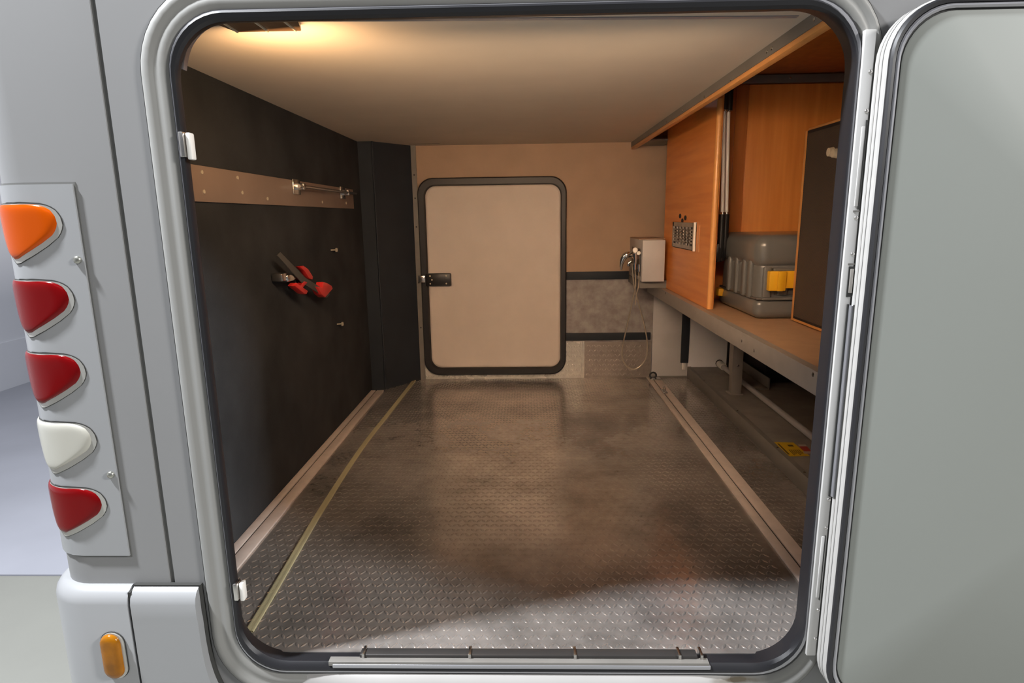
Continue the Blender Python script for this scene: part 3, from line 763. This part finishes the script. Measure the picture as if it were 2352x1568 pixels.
# long shelf
sf = thing('long_shelf', 'long wooden shelf with a bolted aluminium front rail along the right side', 'shelf', (1.0, 1.2, .48))
box('shelf_board', .662, 1.5, .26, YB, .522, .5395, 'shelf', sf)
box('front_rail', .657, .662, .255, YB-.01, .486, .5415, 'alub', sf, .0008, label='aluminium front rail')
box('rail_return', .662, .70, .255, .262, .486, .5415, 'alub', sf, .0008)
box('rail_lip', .662, .682, .256, 2.02, .5395, .5405, 'alub', sf)
for px, py in ((1530, 652), (1598, 718), (1704, 782), (1732, 805), (1868, 860)):
    p = at(px, py, 'x', .657); screw((.657, p.y, min(max(p.z, .497), .533)), '-x', .0055, sf, 'steel')
pl = thing('shelf_post', 'square aluminium post standing on the tray and holding the long shelf', 'post', (.98, 1.7, .06))
box('post', .962, 1.008, 1.70, 1.745, .058, .522, 'alub', pl, .0015)
box('bracket_side', .958, .962, 1.695, 1.75, .17, .522, 'alub', pl, .0008)
box('foot', .953, 1.016, 1.69, 1.755, .058, .064, 'alub', pl, .001)
screw((.985, 1.70, .20), '-y', .006, pl, 'steel'); screw((.985, 1.70, .42), '-y', .005, pl, 'steel')

# white box + shower
wbx = thing('tap_box', 'pale boxed casing on the back corner of the shelf carrying the tap', 'box', (.62, 2.06, .56))
box('casing', .560, .668, 1.885, YB-.001, .578, .777, 'panelg', wbx, .0015)
box('flange', .670, .6885, 2.022, YB-.001, .578, .774, 'panelg', wbx, .001)
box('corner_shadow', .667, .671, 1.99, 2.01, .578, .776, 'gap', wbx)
box('top_flap', .560, .69, 1.99, YB-.001, .777, .781, 'backw', wbx)
box('base_board', .556, .69, 1.93, YB-.001, .541, .578, 'greym', wbx)
tp = thing('shower_tap', 'chrome mixer tap with a hanging metal shower hose by the back wall', 'tap', (.54, 2.06, .6))
Y0 = 1.96
def tp_(x, y, Y=Y0): return at(x, y, 'y', Y)
box('back_plate', .553, .5595, 1.92, 2.15, .60, .735, 'mesh', tp, .002)
tube('tap_body', [(.537, 1.925, .700), (.537, 2.06, .700)], .0175, 'chrome', tp, 16)
lev = [(.535, 2.0, .705), tp_(1444, 584), tp_(1436, 587), tp_(1430, 595), tp_(1427, 608), tp_(1427, 620)]
tube('lever', smoothpath(lev, 4), [.012+.005*math.sin(PI*min(1, k/14)) if k < 14 else .012-.0085*(k-14)/6 for k in range(21)], 'chrome', tp, 12)
tube('spout', [tp_(1450, 600), tp_(1444, 604), tp_(1443, 611)], .007, 'chrome', tp, 10)
tube('knob', [tp_(1459, 574, 1.925), tp_(1459, 574, 1.895)], [.013, .012], 'whitep', tp, 16)
tube('knob', [tp_(1467, 581, 1.915), tp_(1467, 581, 1.885)], [.010, .009], 'whitep', tp, 16)
tube('hand_shower', [tp_(1459, 582, 1.915), tp_(1459, 600, 1.915), tp_(1458, 612, 1.915)], [.011, .008, .009], 'chrome', tp, 12)
tube('hose_nut', [tp_(1458, 604, 1.91), tp_(1458, 619, 1.91)], .0085, 'chrome', tp, 12)
tube('hose_nut', [tp_(1467, 607, 1.905), tp_(1467, 624, 1.905)], .0065, 'chrome', tp, 12)
hp = [(1458, 617), (1460, 640), (1459, 662), (1453, 690), (1441, 745), (1431, 790), (1429, 818), (1436, 836), (1450, 847), (1464, 845), (1478, 832), (1486, 812), (1486, 780), (1479, 742), (1469, 705), (1461, 676), (1458, 660)]
yy = [1.915, 1.925, 1.94, 1.95, 1.97, 1.98, 1.98, 1.98, 1.98, 1.98, 1.98, 1.98, 1.98, 1.97, 1.96, 1.955, 1.955]
tube('hose', smoothpath([at(x, y, 'y', Y_) for (x, y), Y_ in zip(hp, yy)], 6), .0036, 'hose', tp, 8)
hp = [(1467, 622), (1468, 640), (1466, 660), (1462, 676), (1459, 700)]
tube('hose', smoothpath([at(x, y, 'y', 1.905+.014*i) for i, (x, y) in enumerate(hp)], 5), .003, 'hose', tp, 8)
hp = [(1452, 605), (1454, 635), (1457, 662)]
tube('hose', smoothpath([at(x, y, 'y', 1.94) for x, y in hp], 5), .0036, 'hose', tp, 8)

# cherry side panel with vent grille
sd = thing('wooden_side_panel', 'cherry wood panel standing on the shelf, with a small vent grille', 'panel', (.70, 1.62, .54))
P = [(y, z) for y, z in ((2.02, .541), (2.02, 1.46), (1.275, 1.46))]
for k in range(0, 7):
    a = PI/2*k/6; P.append((1.275-.045*math.sin(a)*1, 1.43-.06+.06*math.cos(a)+.03*0))
P.append((1.23, .541))
bm = bmesh.new(); bv = [bm.verts.new((.690, y, z)) for y, z in P]; bw = [bm.verts.new((.712, y, z)) for y, z in P]
bm.faces.new(bv); bm.faces.new(bw[::-1])
for i in range(len(P)): bm.faces.new((bv[i], bv[(i+1) % len(P)], bw[(i+1) % len(P)], bw[i]))
frombm('panel_board', bm, 'woodh', sd, False)
tube('edge_banding', [(.699, 1.2325, .5405), (.699, 1.2325, 1.30)], .0115, 'edge', sd, 12, label='lighter rounded edge')
# grille: frame plus bars over a dark opening
vg = box('vent_grille', .6875, .690, 1.432, 1.815, .748, .862, 'dark', sd)
bm = bmesh.new()
Ya, Yb, Za, Zb = 1.440, 1.812, .752, .862
bbox(bm, .682, .6876, Ya, Yb, Zb-.018, Zb); bbox(bm, .682, .6876, Ya, Yb, Za, Za+.014)
bbox(bm, .682, .6876, Ya, Ya+.022, Za, Zb); bbox(bm, .682, .6876, Yb-.02, Yb, Za, Zb)
for k in range(1, 6): y = Ya+.022+(Yb-Ya-.042)*k/6; bbox(bm, .6825, .6875, y-.011, y+.011, Za, Zb)
for k in range(1, 6): z = Za+.014+(Zb-Za-.032)*k/6; bbox(bm, .6825, .6875, Ya, Yb, z-.0033, z+.0033)
frombm('grille_bars', bm, 'alub', vg, False)
box('grille_edge', .679, .690, 1.432, 1.441, .748, .864, 'whitep', vg, label='white bent front edge')
box('side_slit', .6885, .6905, 1.382, 1.388, .748, .852, 'edge', sd)
for px, py in ((1562, 496), (1567, 507), (1574, 500)):
    p = at(px, py, 'x', .689); vs = []
    ov = [(.6885, p.y+.019*math.cos(2*PI*k/14), p.z+.0105*math.sin(2*PI*k/14)) for k in range(14)]
    prism('cable_hole', ov, 'x', .0014, 'dark', sd)

# cupboard back + ceiling above the shelf
cbk = thing('cupboard_back', 'tall cherry wood back panel behind the grey case', 'panel', (1.1, 1.52, .54))
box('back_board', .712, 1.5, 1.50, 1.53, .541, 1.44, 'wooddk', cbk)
box('raised_panel', .888, 1.49, 1.488, 1.50, .56, 1.395, 'wood', cbk, .002)
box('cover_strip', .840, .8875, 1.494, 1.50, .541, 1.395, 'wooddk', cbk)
t6 = struct('trim_6')
box('grey_bar', .60, 1.5, 1.476, 1.49, 1.398, 1.428, 'greym', t6, .002)
screw((1.04, 1.476, 1.414), '-y', .004, t6, 'steel')
c2 = struct('ceiling_above_shelf')
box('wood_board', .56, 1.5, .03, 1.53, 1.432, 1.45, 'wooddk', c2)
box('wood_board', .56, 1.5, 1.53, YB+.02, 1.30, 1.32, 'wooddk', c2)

# struts
for k, (dx, dy, lab) in enumerate(((0, 0, 'left of two white rods in black sleeves beside the cherry panel'), (.0215, .02, 'right of two white rods in black sleeves beside the cherry panel'))):
    t = thing('gas_strut', lab, 'strut', (.742+dx, 1.30+dy, .55), 'white struts beside the cherry panel')
    def pp(x, y): v = at(x, y, 'y', 1.30); return (v.x+dx, v.y+dy, v.z)
    tube('rod', [pp(1664, 240), pp(1659, 495)], .0068, 'whitep', t, 12)
    tube('upper_sleeve', [pp(1668, 195), pp(1665, 252)], .0125, 'black', t, 12)
    tube('collar', [pp(1665, 250), pp(1665, 256)], .0095, 'steel', t, 12)
    tube('collar', [pp(1660, 487), pp(1660, 494)], .0095, 'steel', t, 12)
    tube('lower_sleeve', [pp(1659, 492), pp(1655, 560), pp(1650, 592)], [.0125, .0125, .012], 'black', t, 12)
    tube('end_joint', [pp(1650, 560), pp(1647, 575), pp(1647, 592), pp(1650, 600)], [.010, .015, .015, .010], 'black', t, 12)

# mesh cupboard door
md = thing('mesh_door', 'dark woven mesh panel in an orange wood frame on the shelf at right', 'door', (.90, .7, .54))
MY0, MY1, MZ0, MZ1 = .42, .955, .543, 1.150
def framebar(n, y0, y1, z0, z1): return box(n, .888, .912, y0, y1, z0, z1, 'edge', md, .003)
framebar('frame_stile', MY1-.022, MY1, MZ0, MZ1); framebar('frame_rail', MY0, MY1-.02, MZ1-.004, MZ1+.006)
framebar('frame_rail', MY0, MY1-.02, MZ0, MZ0+.012); framebar('frame_stile', MY0, MY0+.022, MZ0, MZ1)
box('rubber_edge', .8865, .89, MY0+.02, MY1-.022, MZ0+.010, MZ1-.002, 'black', md)
box('mesh_backing', .8862, .8868, MY0+.024, MY1-.028, MZ0+.018, MZ1-.012, 'mesh', md)
bm = bmesh.new()
H = MZ1-.012-(MZ0+.018); Wd = MY1-.028-(MY0+.024); nn_ = 150
for k in range(nn_):
    for sg in (1, -1):
        # diagonal wires clipped to the panel
        c = -H+(Wd+H)*k/nn_ if sg == 1 else (Wd+H)*k/nn_
        y0_, y1_ = c, c+sg*H; z0_, z1_ = 0., H
        if sg == 1:
            if y0_ < 0: z0_ = -y0_; y0_ = 0
            if y1_ > Wd: z1_ = H-(y1_-Wd); y1_ = Wd
        else:
            if y0_ > Wd: z0_ = y0_-Wd; y0_ = Wd
            if y1_ < 0: z1_ = H+y1_; y1_ = 0
        if z1_-z0_ < .004: continue
        A = Vector((.8858, MY0+.024+y0_, MZ0+.018+z0_)); B = Vector((.8858, MY0+.024+y1_, MZ0+.018+z1_))
        w_ = Vector((0, .0006, -.0006*sg)); xo = Vector((-.0008, 0, 0))
        a_, b_, c_, d_, e_, f_ = [bm.verts.new(v) for v in (A-w_, B-w_, B+xo, A+xo, A+w_, B+w_)]
        bm.faces.new((a_, b_, c_, d_)); bm.faces.new((d_, c_, f_, e_))
wm = frombm('mesh_wires', bm, mat('copper_wire', (.20, .15, .12), .3, metal=.7), md, False); wm['kind'] = 'stuff'
for px, py in ((1912, 349), (1922, 352)):
    p = at(px, py, 'x', .884)
    tube('fastener', [(.885, p.y, p.z), (.872, p.y, p.z)], [.014, .012], 'cream', md, 14, label='cream round fastener')

# generator-like grey case
cs_ = thing('grey_case', 'grey hard-shell case with yellow latches sitting on the wooden shelf', 'case', (.97, 1.18, .54))
box('lower_shell', .778, 1.18, .985, 1.40, .540, .612, 'case', cs_, .028, 5)
box('middle_shell', .786, 1.172, .994, 1.392, .590, .742, 'case', cs_, .030, 5)
box('upper_shell', .774, 1.185, .982, 1.402, .712, .826, 'case', cs_, .040, 6)
box('seam_band', .782, 1.176, .989, 1.396, .606, .614, 'casedk', cs_, .003)
for y in (1.06, 1.12, 1.20, 1.28): box('rib', .775, .79, y-.014, y+.014, .606, .738, 'case', cs_, .006, 3)
for x in (.815,): box('rib', x-.014, x+.014, .984, 1.0, .612, .720, 'case', cs_, .006, 3)
box('handle_recess', .842, 1.12, .9905, .998, .622, .706, 'casedk', cs_, .003)
box('handle_bulge', .850, .885, .984, .998, .622, .706, 'case', cs_, .006, 3)
box('front_ridge', .83, 1.15, .975, .992, .704, .716, 'case', cs_, .005, 3)
box('front_ridge', .80, 1.15, .980, .996, .606, .616, 'case', cs_, .004, 3)
lt = box('latch', .812, .868, .962, .990, .640, .706, 'yellow', cs_, .003, label='large yellow latch')
box('latch_strap', .862, .930, .970, .985, .648, .706, 'yellow', lt, .002)
box('latch_fold', .838, .858, .958, .964, .640, .706, 'yellow', lt, .001)
box('side_latch', .762, .782, 1.335, 1.375, .576, .606, 'yellow', cs_, .003, label='small yellow latch on the side')
